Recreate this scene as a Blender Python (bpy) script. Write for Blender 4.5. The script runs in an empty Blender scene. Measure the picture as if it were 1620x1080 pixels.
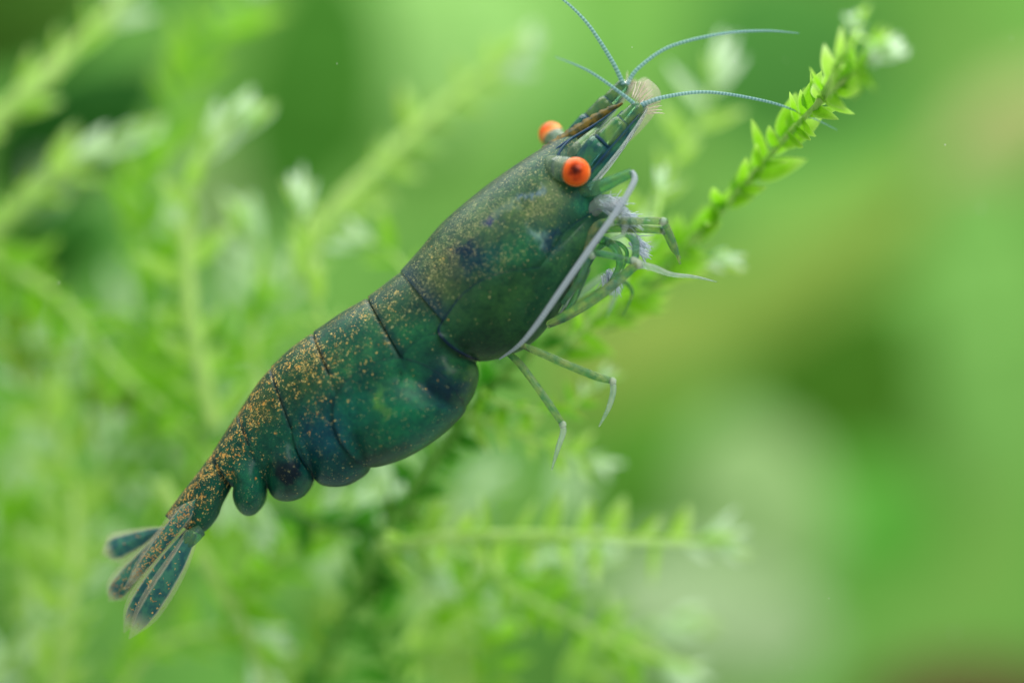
import bpy, math, random
from mathutils import Vector, Matrix
from mathutils import noise as mnoise
from mathutils.bvhtree import BVHTree
random.seed(7)
sc = bpy.context.scene
PI = math.pi

# ------------------------------------------------------------------ camera, light, exposure
# one unit is about 2.1 mm: the shrimp is 12 units (25 mm) long
D = 40.0
sc.unit_settings.system = 'METRIC'
sc.unit_settings.scale_length = 0.0021
cam_d = bpy.data.cameras.new('camera')
cam = bpy.data.objects.new('camera', cam_d)
sc.collection.objects.link(cam)
cam.location = (0, -D, 0)
cam.rotation_euler = (PI / 2, 0, 0)
cam_d.sensor_width = 36
cam_d.lens = 36 * D / 16.2
cam_d.clip_start = 0.5
cam_d.clip_end = 500
cam_d.dof.use_dof = True
cam_d.dof.focus_distance = D - 0.45
cam_d.dof.aperture_fstop = cam_d.lens * 1e-3 / 3.0        # entrance pupil 3 units (6 mm)
sc.camera = cam

world = bpy.data.worlds.new('World')
sc.world = world
world.use_nodes = True
bg = world.node_tree.nodes['Background']
bg.inputs[0].default_value = (0.86, 1.0, 0.80, 1)           # light scattered in the water
bg.inputs[1].default_value = 0.30

def area(name, loc, target, sx, sy, power, col):
    l = bpy.data.lights.new(name, 'AREA')
    l.shape = 'RECTANGLE'; l.size = sx; l.size_y = sy; l.energy = power; l.color = col
    o = bpy.data.objects.new(name, l); sc.collection.objects.link(o)
    o.location = loc
    d = Vector(target) - Vector(loc)
    o.rotation_euler = d.to_track_quat('-Z', 'Y').to_euler()
    return o
area('aquarium_lamp', (6, 22, 46), (2, 22, 0), 60, 95, 36000, (1.0, 1.0, 0.95))   # the lamp over the tank
area('front_fill', (14, -26, 26), (0, 0, 0), 24, 20, 6200, (1.0, 0.97, 0.93))  # soft fill light added in front, above right

sc.render.engine = 'CYCLES'
sc.cycles.use_denoising = True
sc.cycles.max_bounces = 8
sc.cycles.transparent_max_bounces = 16
sc.cycles.sample_clamp_indirect = 6
sc.view_settings.view_transform = 'Standard'
sc.view_settings.look = 'None'
sc.view_settings.exposure = 0.98
sc.view_settings.gamma = 1.0
sc.view_settings.use_curve_mapping = False

# ------------------------------------------------------------------ helpers
def W(px, py, y=0.0):
    k = (D + y) / D
    return Vector(((px - 810) / 100 * k, y, (540 - py) / 100 * k))
def lin(r, g, b):
    f = lambda c: (c / 255 / 12.92) if c / 255 <= 0.04045 else ((c / 255 + 0.055) / 1.055) ** 2.4
    return (f(r), f(g), f(b))
def lerp(a, b, t): return a + (b - a) * t
def smooth(a, b, x):
    t = min(1, max(0, (x - a) / (b - a))); return t * t * (3 - 2 * t)
def catmull(pts, n, closed=False):
    """n samples through points of any dimension, evenly spaced in control index"""
    m = len(pts); out = []
    seg = m if closed else m - 1
    cnt = n if closed else n - 1
    for i in range(n):
        u = i / cnt * seg
        k = int(u); t = u - k
        if not closed and k >= seg: k = seg - 1; t = 1.0
        def g(j):
            if closed: return pts[j % m]
            return pts[min(m - 1, max(0, j))]
        p0, p1, p2, p3 = g(k - 1), g(k), g(k + 1), g(k + 2)
        out.append(tuple(0.5 * (2 * b + (c - a) * t + (2 * a - 5 * b + 4 * c - d) * t * t + (3 * b - a - 3 * c + d) * t ** 3)
                         for a, b, c, d in zip(p0, p1, p2, p3)))
    return out
def link(name, me, mat, parent=None):
    o = bpy.data.objects.new(name, me)
    if mat is not None and not me.materials: me.materials.append(mat)
    sc.collection.objects.link(o)
    if parent is not None: o.parent = parent
    return o
def origin(o):
    v = Vector((0, 0, 0))
    while o is not None:
        v += o.location; o = o.parent
    return v
def mesh(name, verts, faces, mat, parent=None, attrs=None, flat=False):
    off = origin(parent) if parent is not None else Vector((0, 0, 0))
    me = bpy.data.meshes.new(name)
    me.from_pydata([Vector(v) - off for v in verts], [], faces)
    if not flat: me.polygons.foreach_set('use_smooth', [True] * len(me.polygons))
    for k, vals in (attrs or {}).items():
        if isinstance(vals[0], (tuple, list)):
            a = me.attributes.new(k, 'FLOAT_COLOR', 'POINT')
            a.data.foreach_set('color', [c for v in vals for c in (v[0], v[1], v[2], 1.0)])
        else:
            a = me.attributes.new(k, 'FLOAT', 'POINT'); a.data.foreach_set('value', vals)
    me.update()
    return link(name, me, mat, parent)
def thing(name, label, cat, loc, group=None):
    o = bpy.data.objects.new(name, None); sc.collection.objects.link(o)
    o.location = loc; o.empty_display_size = 0.2
    o['label'] = label; o['category'] = cat
    if group: o['group'] = group
    return o
def tube_geo(pts, radii, sides=10, n=None, flat=1.0):
    """tapered tube through 3-D points; returns verts, faces, along (length at each vertex)"""
    n = n or max(4, len(pts) * 6)
    q = catmull([tuple(p) + (r,) for p, r in zip(pts, radii)], n)
    P = [Vector(a[:3]) for a in q]; R = [max(a[3], 0.002) for a in q]
    verts, faces, al = [], [], []
    up = Vector((0, 1, 0)); L = 0
    for i in range(n):
        t = (P[min(n - 1, i + 1)] - P[max(0, i - 1)]).normalized()
        u = up - t * up.dot(t)
        if u.length < 1e-3: u = Vector((1, 0, 0)) - t * t.x
        u.normalize(); up = u; v = t.cross(u)
        if i: L += (P[i] - P[i - 1]).length
        for k in range(sides):
            a = 2 * PI * k / sides
            verts.append(P[i] + u * math.cos(a) * R[i] * flat + v * math.sin(a) * R[i]); al.append(L)
    for i in range(n - 1):
        for k in range(sides):
            a = i * sides + k; b = i * sides + (k + 1) % sides
            faces.append((a, b, b + sides, a + sides))
    faces.append(tuple(range(sides))[::-1]); faces.append(tuple((n - 1) * sides + k for k in range(sides)))
    return verts, faces, al
def tube(name, pts, radii, mat, parent, sides=10, n=None, flat=1.0):
    v, f, al = tube_geo(pts, radii, sides, n, flat)
    return mesh(name, v, f, mat, parent, {'along': al})

# ------------------------------------------------------------------ materials
class N:
    def __init__(s, name):
        s.m = bpy.data.materials.new(name); s.m.use_nodes = True
        s.t = s.m.node_tree; s.t.nodes.clear()
        s.out = s.n('ShaderNodeOutputMaterial')
    def n(s, typ, **kw):
        x = s.t.nodes.new(typ)
        for k, v in kw.items(): setattr(x, k, v)
        return x
    def set(s, sock, v):
        if hasattr(v, 'is_linked') or isinstance(v, bpy.types.NodeSocket): s.t.links.new(v, sock)
        else:
            if isinstance(v, tuple) and len(v) == 3 and sock.type == 'RGBA': v = v + (1,)
            sock.default_value = v
    def math(s, op, a, b=0.0, c=None):
        x = s.n('ShaderNodeMath', operation=op); s.set(x.inputs[0], a); s.set(x.inputs[1], b)
        if c is not None: s.set(x.inputs[2], c)
        return x.outputs[0]
    def mix(s, f, a, b, blend='MIX'):
        x = s.n('ShaderNodeMix', data_type='RGBA', blend_type=blend)
        s.set(x.inputs[0], f); s.set(x.inputs[6], a); s.set(x.inputs[7], b); return x.outputs[2]
    def ramp(s, f, a, b):
        x = s.n('ShaderNodeMapRange', interpolation_type='SMOOTHSTEP'); s.set(x.inputs[0], f)
        x.inputs[1].default_value = a; x.inputs[2].default_value = b; return x.outputs[0]
    def coord(s, w='Object'): return s.n('ShaderNodeTexCoord').outputs[w]
    def noise(s, scale, detail=3, vec=None, rough=0.55):
        x = s.n('ShaderNodeTexNoise'); x.inputs['Scale'].default_value = scale; x.inputs['Detail'].default_value = detail
        x.inputs['Roughness'].default_value = rough
        s.set(x.inputs['Vector'], vec if vec is not None else s.coord()); return x.outputs[0]
    def attr(s, name): return s.n('ShaderNodeAttribute', attribute_name=name)
    def pbsdf(s, **kw):
        x = s.n('ShaderNodeBsdfPrincipled')
        for k, v in kw.items(): s.set(x.inputs[k.replace('_', ' ')], v)
        return x
    def bump(s, h, strength=0.2, dist=0.02):
        x = s.n('ShaderNodeBump'); x.inputs['Strength'].default_value = strength; x.inputs['Distance'].default_value = dist
        s.set(x.inputs['Height'], h); return x.outputs[0]
    def fin(s, shader):
        s.t.links.new(shader if isinstance(shader, bpy.types.NodeSocket) else shader.outputs[0], s.out.inputs[0]); return s.m
    def mixsh(s, f, a, b):
        x = s.n('ShaderNodeMixShader'); s.set(x.inputs[0], f)
        s.t.links.new(a.outputs[0], x.inputs[1]); s.t.links.new(b.outputs[0], x.inputs[2]); return x

def mat_shell():
    k = N('shrimp_shell')
    tint = k.attr('tint').outputs['Color']; gold = k.attr('gold').outputs['Fac']; size = k.attr('dots').outputs['Fac']
    pale = k.attr('pale').outputs['Fac']
    n1 = k.noise(3.0, 5); n2 = k.noise(26, 3)
    base = k.mix(k.ramp(n1, 0.3, 0.7), k.mix(0.8, tint, (0.50, 0.62, 0.75), 'MULTIPLY'), k.mix(0.5, tint, (1.25, 1.2, 1.05), 'MULTIPLY'))
    base = k.mix(k.math('MULTIPLY', k.ramp(n2, 0.40, 0.70), 0.55), base, k.mix(1.0, base, (1.5, 1.4, 1.1), 'MULTIPLY'))
    wn = k.n('ShaderNodeTexNoise'); wn.inputs['Scale'].default_value = 16; wn.inputs['Detail'].default_value = 2; k.set(wn.inputs['Vector'], k.coord())
    wv = k.n('ShaderNodeVectorMath', operation='MULTIPLY_ADD'); k.set(wv.inputs[0], wn.outputs['Color']); wv.inputs[1].default_value = (.10, .10, .10); k.set(wv.inputs[2], k.coord())
    warp = wv.outputs[0]
    # chromatophores: gold grains of two sizes, denser where the back carries pigment
    def grains(scale, lo, hi, dens, rad):
        v = k.n('ShaderNodeTexVoronoi'); v.inputs['Scale'].default_value = scale; v.inputs['Randomness'].default_value = 1.0
        k.set(v.inputs['Vector'], warp)
        sep = k.n('ShaderNodeSeparateColor'); k.set(sep.inputs[0], v.outputs['Color'])
        has = k.math('LESS_THAN', sep.outputs[0], dens)
        r = k.math('MULTIPLY', k.math('MULTIPLY_ADD', k.math('POWER', sep.outputs[1], 1.7), hi - lo, lo), rad)
        dot = k.n('ShaderNodeMapRange', interpolation_type='SMOOTHSTEP'); k.set(dot.inputs[0], v.outputs['Distance'])
        k.set(dot.inputs[1], r); k.set(dot.inputs[2], k.math('MULTIPLY', r, 0.30)); 
        return k.math('MULTIPLY', has, dot.outputs[0]), sep.outputs[2]
    clump = k.ramp(k.noise(6.5, 5, None, .7), 0.38, 0.60)
    dens = k.math('MULTIPLY', gold, clump)
    d1, c1 = grains(38, 0.30, 1.0, dens, 1.0)
    d2, c2 = grains(19, 0.28, 0.85, k.math('MULTIPLY', dens, size), 1.0)
    d3, c3 = grains(52, 0.30, 0.95, k.math('MULTIPLY_ADD', k.math('MULTIPLY', pale, k.math('MULTIPLY_ADD', clump, .8, .2)), 1.5, 0.012), 1.0)
    gcol = k.mix(c1, lin(196, 148, 62), lin(238, 208, 134))
    gcol2 = k.mix(c2, lin(190, 124, 52), lin(226, 174, 96))
    pcol = k.mix(c3, lin(150, 150, 92), lin(214, 206, 150))
    n4 = k.noise(75, 2); base = k.mix(1.0, base, k.mix(k.ramp(n4, .32, .70), (.72, .74, .78), (1.32, 1.28, 1.15)), 'MULTIPLY')
    n5 = k.noise(11, 6, None, .65)
    base = k.mix(k.ramp(n5, .50, .66), base, k.mix(.8, base, (.42, .62, .85), 'MULTIPLY'))
    base = k.mix(k.math('MULTIPLY', k.ramp(n5, .46, .30), .7), base, k.mix(1.0, base, (1.5, 1.35, 1.0), 'MULTIPLY'))
    haze = k.math('MULTIPLY', dens, k.math('MULTIPLY', k.ramp(k.noise(9, 4), .35, .7), .42))
    base = k.mix(haze, base, lin(104, 92, 48))
    col = k.mix(k.math('MULTIPLY', d3, 0.6), base, pcol)
    col = k.mix(k.math('MULTIPLY', d1, 0.80), col, gcol)
    col = k.mix(k.math('MULTIPLY', d2, 0.85), col, gcol2)
    h = k.math('ADD', k.math('MULTIPLY', n2, 0.6), k.math('MAXIMUM', d1, d2))
    b = k.pbsdf(Base_Color=col, Roughness=0.40, Specular_IOR_Level=0.14, Subsurface_Weight=0.30, Subsurface_Scale=0.16,
                Normal=k.bump(h, 0.18, 0.015))
    b.inputs['Subsurface Radius'].default_value = (0.5, 1.0, 0.7)
    return k.fin(b)
def mat_plain(name, col, col2=None, rough=0.5, scale=6, spec=0.25, transl=0.0):
    k = N(name)
    c = k.mix(k.ramp(k.noise(scale, 4), 0.35, 0.68), col, col2 or tuple(x * 0.7 for x in col))
    b = k.pbsdf(Base_Color=c, Roughness=rough, Specular_IOR_Level=spec)
    if transl > 0:
        t = k.n('ShaderNodeBsdfTranslucent'); k.set(t.inputs[0], c); return k.fin(k.mixsh(transl, b, t))
    return k.fin(b)
def mat_clear(name, col, col2, amount, scale=8, rough=0.25):
    """clear cuticle: part of the light goes straight through"""
    k = N(name)
    c = k.mix(k.ramp(k.noise(scale, 3), 0.35, 0.68), col, col2)
    b = k.pbsdf(Base_Color=c, Roughness=rough, Specular_IOR_Level=0.4)
    t = k.n('ShaderNodeBsdfTransparent'); k.set(t.inputs[0], tuple(lerp(1, x, 0.35) for x in col))
    return k.fin(k.mixsh(amount, b, t))
def mat_glassy(name, col, col2, transm, ior=1.16, rough=.12, scale=8):
    """jelly-clear cuticle filled with tissue: refracts what is behind"""
    k = N(name)
    c = k.mix(k.ramp(k.noise(scale, 3), 0.35, 0.68), col, col2)
    return k.fin(k.pbsdf(Base_Color=c, Roughness=rough, IOR=ior, Transmission_Weight=transm, Specular_IOR_Level=.5))
def mat_flag(name, a, b, period, clear):
    k = N(name)
    al = k.math('ADD', k.attr('along').outputs['Fac'], k.math('MULTIPLY', k.noise(2, 2), .1))
    s = k.math('SINE', k.math('MULTIPLY', al, 2 * PI / period))
    c = k.mix(k.ramp(s, -0.8, 0.8), a, b)
    p = k.pbsdf(Base_Color=c, Roughness=0.4, Specular_IOR_Level=0.3)
    t = k.n('ShaderNodeBsdfTransparent')
    return k.fin(k.mixsh(clear, p, t))
def mat_leaf(name, a, b2, tipc):
    """thin moss leaf, one cell layer thick: most light passes"""
    k = N(name)
    n = k.noise(2.2, 3)
    oi = k.n('ShaderNodeObjectInfo').outputs['Random']
    f = k.math('ADD', k.math('MULTIPLY', k.ramp(n, 0.3, 0.7), 0.7), k.math('MULTIPLY', oi, 0.3))
    c = k.mix(f, a, b2)
    al = k.attr('along').outputs['Fac']; ed = k.attr('edge').outputs['Fac']
    c = k.mix(k.math('MULTIPLY', k.ramp(al, 0.55, 1.0), 0.55), c, tipc)
    c = k.mix(k.math('MULTIPLY', k.ramp(ed, 0.6, 1.0), 0.35), c, tipc)
    ce = k.noise(38, 2)
    c = k.mix(k.math('MULTIPLY', k.ramp(ce, 0.45, 0.6), 0.22), c, tuple(x * 0.6 for x in a))
    p = k.pbsdf(Base_Color=c, Roughness=0.5, Specular_IOR_Level=0.25)
    t = k.n('ShaderNodeBsdfTranslucent'); k.set(t.inputs[0], c)
    return k.fin(k.mixsh(0.55, p, t))

M = {}
M['shell'] = mat_shell()
M['leg'] = mat_glassy('leg_cuticle', lin(196, 206, 150), lin(112, 168, 140), 0.78)
M['legpale'] = mat_glassy('pale_cuticle', lin(232, 236, 242), lin(206, 222, 222), 0.78)
M['whip'] = mat_flag('whip_rings', lin(152, 162, 180), lin(176, 186, 202), .05, .36)
M['legdark'] = mat_glassy('dark_cuticle', lin(112, 172, 156), lin(150, 192, 138), 0.80)
M['joint'] = mat_glassy('leg_joint', lin(222, 232, 216), lin(180, 206, 186), 0.55)
M['brush'] = mat_clear('feeding_bristles', lin(226, 232, 246), lin(196, 212, 232), 0.42)
M['stalk'] = mat_glassy('eyestalk', lin(190, 210, 180), lin(120, 160, 140), 0.75, 1.25, .08, 6)
M['peduncle'] = mat_glassy('antennule_shell', lin(140, 176, 108), lin(60, 130, 112), 0.68, 1.3, .10, 6)
M['peduncle_dark'] = mat_glassy('antennule_base_shell', lin(80, 146, 124), lin(36, 92, 118), 0.62, 1.3, .10, 5)
M['fringe'] = mat_clear('scale_fringe', lin(238, 226, 212), lin(208, 206, 206), 0.84, 30)
M['hair'] = mat_clear('fringe_hair', lin(240, 226, 210), lin(214, 206, 206), 0.35, 30)
M['rostrum'] = mat_plain('rostrum_shell', lin(112, 92, 36), lin(34, 52, 36), 0.45, 12)
M['groove'] = mat_plain('blue_rim', lin(24, 52, 92), lin(20, 66, 84), 0.4, 9)

# ------------------------------------------------------------------ setting: the tank behind
def backdrop():
    k = N('far_planting')
    n = k.noise(0.06, 4)
    n2 = k.noise(0.22, 4)
    c = k.mix(k.ramp(n, 0.35, 0.66), lin(84, 142, 62), lin(120, 176, 80))
    c = k.mix(k.math('MULTIPLY', k.ramp(n2, 0.4, 0.65), 0.35), c, lin(140, 170, 92))
    m = k.fin(k.pbsdf(Base_Color=c, Roughness=0.8, Specular_IOR_Level=0.1))
    nx, nz = 60, 44; X, Z, Y = 60, 44, 72
    v, f = [], []
    for j in range(nz + 1):
        for i in range(nx + 1):
            x = (i / nx - 0.5) * 2 * X; z = (j / nz - 0.5) * 2 * Z
            v.append((x, Y + 1.8 * math.sin(x * 0.23 + 1) * math.cos(z * 0.31) + 0.02 * (x * x) * 0.1, z))
    for j in range(nz):
        for i in range(nx):
            a = j * (nx + 1) + i; f.append((a, a + 1, a + nx + 2, a + nx + 1))
    o = mesh('backdrop', v, f, m); o['kind'] = 'structure'; o['label'] = 'soft green far end of the planted tank'
backdrop()

def far_leaf(name, label, px, py, y, rx, rz, ang, col, col2, cat='leaf', thick=0.5, group=None):
    """a big rounded leaf far behind the focus: a curved blade with thickness and a midrib"""
    c = W(px, py, y); k = (D + y) / D / 100
    rx *= k; rz *= k
    nr, ns = 10, 40
    v, f = [], []
    ca, sa = math.cos(ang), math.sin(ang)
    for side in (-1, 1):
        for i in range(nr + 1):
            r = i / nr
            for j in range(ns):
                a = 2 * PI * j / ns
                x = r * math.cos(a) * rx * (1 + 0.05 * math.sin(3 * a + px)); z = r * math.sin(a) * rz * (1 - 0.16 * math.cos(a))
                dy = side * thick * (1 - r * r) + 0.25 * math.cos(2 * a) * r * r - 0.25 * math.exp(-(z / (rz * 0.07)) ** 2) * (1 - r)
                v.append(c + Vector((x * ca - z * sa, dy, x * sa + z * ca)))
    for side in (0, 1):
        o = side * (nr + 1) * ns
        for i in range(nr):
            for j in range(ns):
                a, b = o + i * ns + j, o + i * ns + (j + 1) % ns
                f.append((a, b, b + ns, a + ns) if side else (a, a + ns, b + ns, b))
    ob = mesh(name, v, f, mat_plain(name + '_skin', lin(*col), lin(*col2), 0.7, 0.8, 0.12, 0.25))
    ob.data.transform(Matrix.Translation(-c)); ob.location = c
    ob['label'] = label; ob['category'] = cat
    if group: ob['group'] = group
    return ob
R = math.radians
FAR = [
 ('broad_leaf', 'pale green round blurred leaf low behind the horizontal moss branch', 1205, 800, 46, 115, 150, R(20), (168, 200, 140), (150, 188, 118), 'leaf'),
 ('broad_leaf', 'whitish green blurred leaf beneath the horizontal moss branch tip', 1130, 975, 44, 190, 95, R(-15), (186, 210, 166), (172, 200, 150), 'leaf'),
 ('broad_leaf', 'long olive tan blurred blade slanting up behind the moss tip', 1330, 400, 52, 480, 62, R(32), (152, 182, 84), (138, 168, 72), 'leaf'),
 ('broad_leaf', 'short tan blurred blade at the upper end of the olive one', 1600, 205, 50, 150, 70, R(38), (176, 184, 122), (160, 172, 104), 'leaf'),
 ('broad_leaf', 'dark olive blurred leaf below the slanting tan blade', 1345, 595, 56, 165, 135, R(25), (92, 148, 44), (100, 156, 52), 'leaf'),
 ('broad_leaf', 'mid green blurred leaf to the right of the dark olive leaf', 1580, 520, 50, 120, 260, R(8), (136, 190, 100), (120, 178, 84), 'leaf'),
 ('broad_leaf', 'vivid green blurred leaf between the pale round leaf and mid green leaf', 1385, 830, 52, 120, 110, R(0), (112, 190, 76), (100, 178, 66), 'leaf'),
 ('driftwood', 'dark brown blurred lump of driftwood rising from the tank floor', 1540, 1135, 46, 190, 90, R(5), (104, 62, 54), (92, 58, 46), 'driftwood'),
 ('broad_leaf', 'deep green blurred leaf behind the long upper antennule', 1250, 100, 50, 170, 150, R(-20), (70, 128, 56), (80, 138, 58), 'leaf'),
 ('broad_leaf', 'pale yellow green blurred leaf above the shrimp back', 720, 60, 48, 170, 150, R(15), (158, 206, 122), (146, 198, 108), 'leaf'),
 ('broad_leaf', 'light green blurred leaf just above the carapace', 720, 270, 50, 150, 120, R(40), (138, 194, 96), (132, 186, 92), 'leaf'),
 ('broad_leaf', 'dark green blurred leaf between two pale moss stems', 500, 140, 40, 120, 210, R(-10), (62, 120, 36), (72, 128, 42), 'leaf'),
 ('broad_leaf', 'very dark green blurred sheet painting the shade under the thick pale stem', 115, 210, 18, 160, 85, R(35), (26, 80, 18), (34, 88, 24), 'leaf'),  # dark sheet put in for the shade between fronds
 ('broad_leaf', 'dark green blurred sheet painting shade in the gap beneath the left arching branch', 90, 390, 14, 90, 60, R(30), (40, 96, 26), (52, 110, 32), 'leaf'),  # blade shape coloured dark to stand for a shaded gap
 ('broad_leaf', 'dark olive blurred patch painting shade in the gap left of the tail', 230, 640, 13, 80, 70, R(60), (58, 98, 24), (70, 110, 30), 'leaf'),  # added dark patch: shade between the moss by the tail
 ('broad_leaf', 'dark moss green blurred sheet painting the shaded gap above the thick pale stem', 30, 20, 30, 150, 100, R(20), (56, 96, 26), (66, 106, 30), 'leaf'),  # shadowed corner gap, painted as a dark sheet
 ('broad_leaf', 'grey green blurred leaf beside the white moss tip', 345, 320, 44, 90, 110, R(0), (150, 184, 118), (140, 176, 104), 'leaf'),
 ('broad_leaf', 'deep green blurred leaf between the walking legs and pale leaf', 1030, 740, 50, 130, 120, R(30), (92, 150, 50), (100, 158, 56), 'leaf'),
 ('broad_leaf', 'yellow olive blurred leaf behind the walking legs', 1000, 560, 52, 170, 95, R(35), (158, 184, 90), (148, 176, 80), 'leaf'),
]
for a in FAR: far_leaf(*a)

# ------------------------------------------------------------------ shrimp
root = thing('shrimp', 'dark green shrimp with gold speckled back and orange eyes clinging to moss', 'shrimp', W(800, 575, 0))

def G(x, y, cx, cy, rx, ry=None, ang=0.0):
    ry = ry or rx
    dx, dy = x - cx, y - cy; c, s = math.cos(R(ang)), math.sin(R(ang))
    u, v = dx * c + dy * s, -dx * s + dy * c
    return math.exp(-((u / rx) ** 2 + (v / ry) ** 2))
DORS = catmull([(905, 203), (862, 232), (820, 258), (760, 300), (700, 352), (637, 432), (583, 470), (540, 497), (497, 525), (460, 553), (430, 580),
                (405, 612), (378, 652), (357, 683), (337, 715), (300, 765), (262, 815), (200, 900)], 140)
def ddist(x, y): return min(math.hypot(x - a, y - b) for a, b in DORS)
def side_of(x, y):    # along-body coordinate: 0 at the tail, 1 at the snout
    return ((x - 200) * 0.70 - (y - 1000) * 0.714) / 1195
TINTS = [  # (cx, cy, rx, ry, angle, colour, amount): pigment patches of the shell, plus a painted highlight streak
 (700, 440, 70, 36, -55, (84, 92, 58), 0.5), (850, 318, 54, 26, -35, (98, 120, 70), 0.6), (770, 345, 70, 26, -42, (84, 114, 84), 0.5),
 (735, 395, 24, 15, -30, (16, 44, 78), 0.9), (765, 412, 34, 16, -25, (12, 54, 82), 0.95), (825, 395, 42, 22, -20, (34, 120, 84), 0.6),
 (873, 378, 16, 22, 30, (14, 50, 92), 0.9), (781, 350, 10, 5, -10, (30, 30, 110), 1.0), (838, 307, 16, 5, -30, (120, 146, 176), 0.8),  # grey-lavender streak on the back: a highlight painted into the shell colour
 (800, 328, 26, 6, -40, (118, 140, 136), 0.55), (851, 376, 14, 7, 40, (132, 172, 170), 0.85), (660, 500, 30, 20, -50, (22, 60, 64), 0.6),
 (930, 310, 26, 20, 0, (36, 112, 92), 0.7), (800, 500, 80, 50, -45, (44, 86, 46), 0.8), (745, 540, 50, 22, -10, (16, 58, 44), 0.8),
 (905, 395, 22, 40, 35, (58, 104, 70), 0.7), (860, 470, 20, 60, 38, (26, 78, 58), 0.6),
 (600, 500, 20, 16, 0, (70, 110, 70), 0.5), (650, 535, 40, 26, -40, (30, 106, 76), 0.7), (560, 560, 40, 18, -40, (52, 118, 84), 0.6),
 (700, 618, 26, 34, -20, (10, 42, 72), 0.95), (585, 603, 22, 13, -10, (8, 48, 62), 0.95), (605, 640, 7, 22, -22, (86, 132, 60), 0.75),
 (640, 670, 44, 34, -30, (24, 124, 90), 0.85), (560, 660, 20, 40, 10, (18, 112, 96), 0.7), (600, 690, 60, 20, -15, (18, 88, 76), 0.5),
 (590, 728, 60, 12, -10, (8, 44, 44), 0.7), (510, 690, 34, 40, 20, (6, 70, 96), 0.85), (455, 745, 26, 22, 0, (6, 24, 44), 0.95),
 (535, 752, 34, 18, 0, (6, 76, 88), 0.7), (675, 690, 40, 22, -35, (14, 100, 92), 0.6), (625, 600, 40, 16, -10, (34, 120, 80), 0.5), (400, 775, 18, 26, 20, (26, 104, 84), 0.8), (325, 815, 12, 34, 35, (26, 92, 70), 0.6),
 (455, 690, 18, 14, 0, (26, 96, 76), 0.5), (480, 600, 40, 26, -40, (60, 84, 46), 0.5), (420, 640, 28, 20, -50, (74, 86, 46), 0.5),
 (720, 580, 20, 16, 0, (30, 84, 48), 0.6), (745, 600, 12, 26, 10, (66, 104, 50), 0.6),
]
def pigment(x, y, extra=None):
    s = side_of(x, y); d = ddist(x, y)
    x += 15 * mnoise.noise(Vector((x / 26, y / 26, 3))) + 10 * mnoise.noise(Vector((x / 9, y / 9, 8)))
    y += 15 * mnoise.noise(Vector((x / 26, y / 26, 13))) + 10 * mnoise.noise(Vector((x / 9, y / 9, 18)))
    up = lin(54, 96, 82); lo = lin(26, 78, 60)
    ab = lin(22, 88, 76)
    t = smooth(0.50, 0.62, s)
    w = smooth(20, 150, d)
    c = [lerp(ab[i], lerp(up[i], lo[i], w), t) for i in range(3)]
    for cx, cy, rx, ry, an, col, am in TINTS:
        g = min(1, 1.35 * G(x, y, cx, cy, rx * 1.1, ry * 1.1, an)) * am
        if g > 0.01:
            q = lin(*col); c = [lerp(c[i], q[i], min(1, g)) for i in range(3)]
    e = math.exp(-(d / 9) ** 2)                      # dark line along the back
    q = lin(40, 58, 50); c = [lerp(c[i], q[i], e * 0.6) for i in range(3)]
    if extra:
        q, am = extra; c = [lerp(c[i], q[i], am) for i in range(3)]
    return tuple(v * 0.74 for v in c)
def gold_of(x, y):
    s = side_of(x, y); d = ddist(x, y)
    g = 1.15 * smooth(62, 16, d) * smooth(0.60, 0.48, s) * (0.55 + 0.45 * smooth(.5, .3, s))
    g += 0.75 * G(x, y, 485, 585, 48, 40, -40) + 0.55 * G(x, y, 495, 650, 20, 30, 0) + 0.35 * G(x, y, 620, 475, 24, 22) + 0.28 * G(x, y, 560, 560, 60, 26, -40)
    g += 0.3 * G(x, y, 700, 405, 16, 20) + 0.22 * G(x, y, 420, 735, 12, 30)
    g += 0.012 * (s < 0.62)
    g *= 0.78 + 0.22 * math.sin(s * 62)
    return min(0.96, max(0, g))
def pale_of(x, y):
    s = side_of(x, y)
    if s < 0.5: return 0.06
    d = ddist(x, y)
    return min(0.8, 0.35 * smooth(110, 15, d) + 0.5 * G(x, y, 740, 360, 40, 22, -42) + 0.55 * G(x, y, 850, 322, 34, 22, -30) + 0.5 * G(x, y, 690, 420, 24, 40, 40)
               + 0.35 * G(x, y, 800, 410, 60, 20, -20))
def dots_of(x, y):
    return smooth(0.46, 0.20, side_of(x, y))

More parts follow.
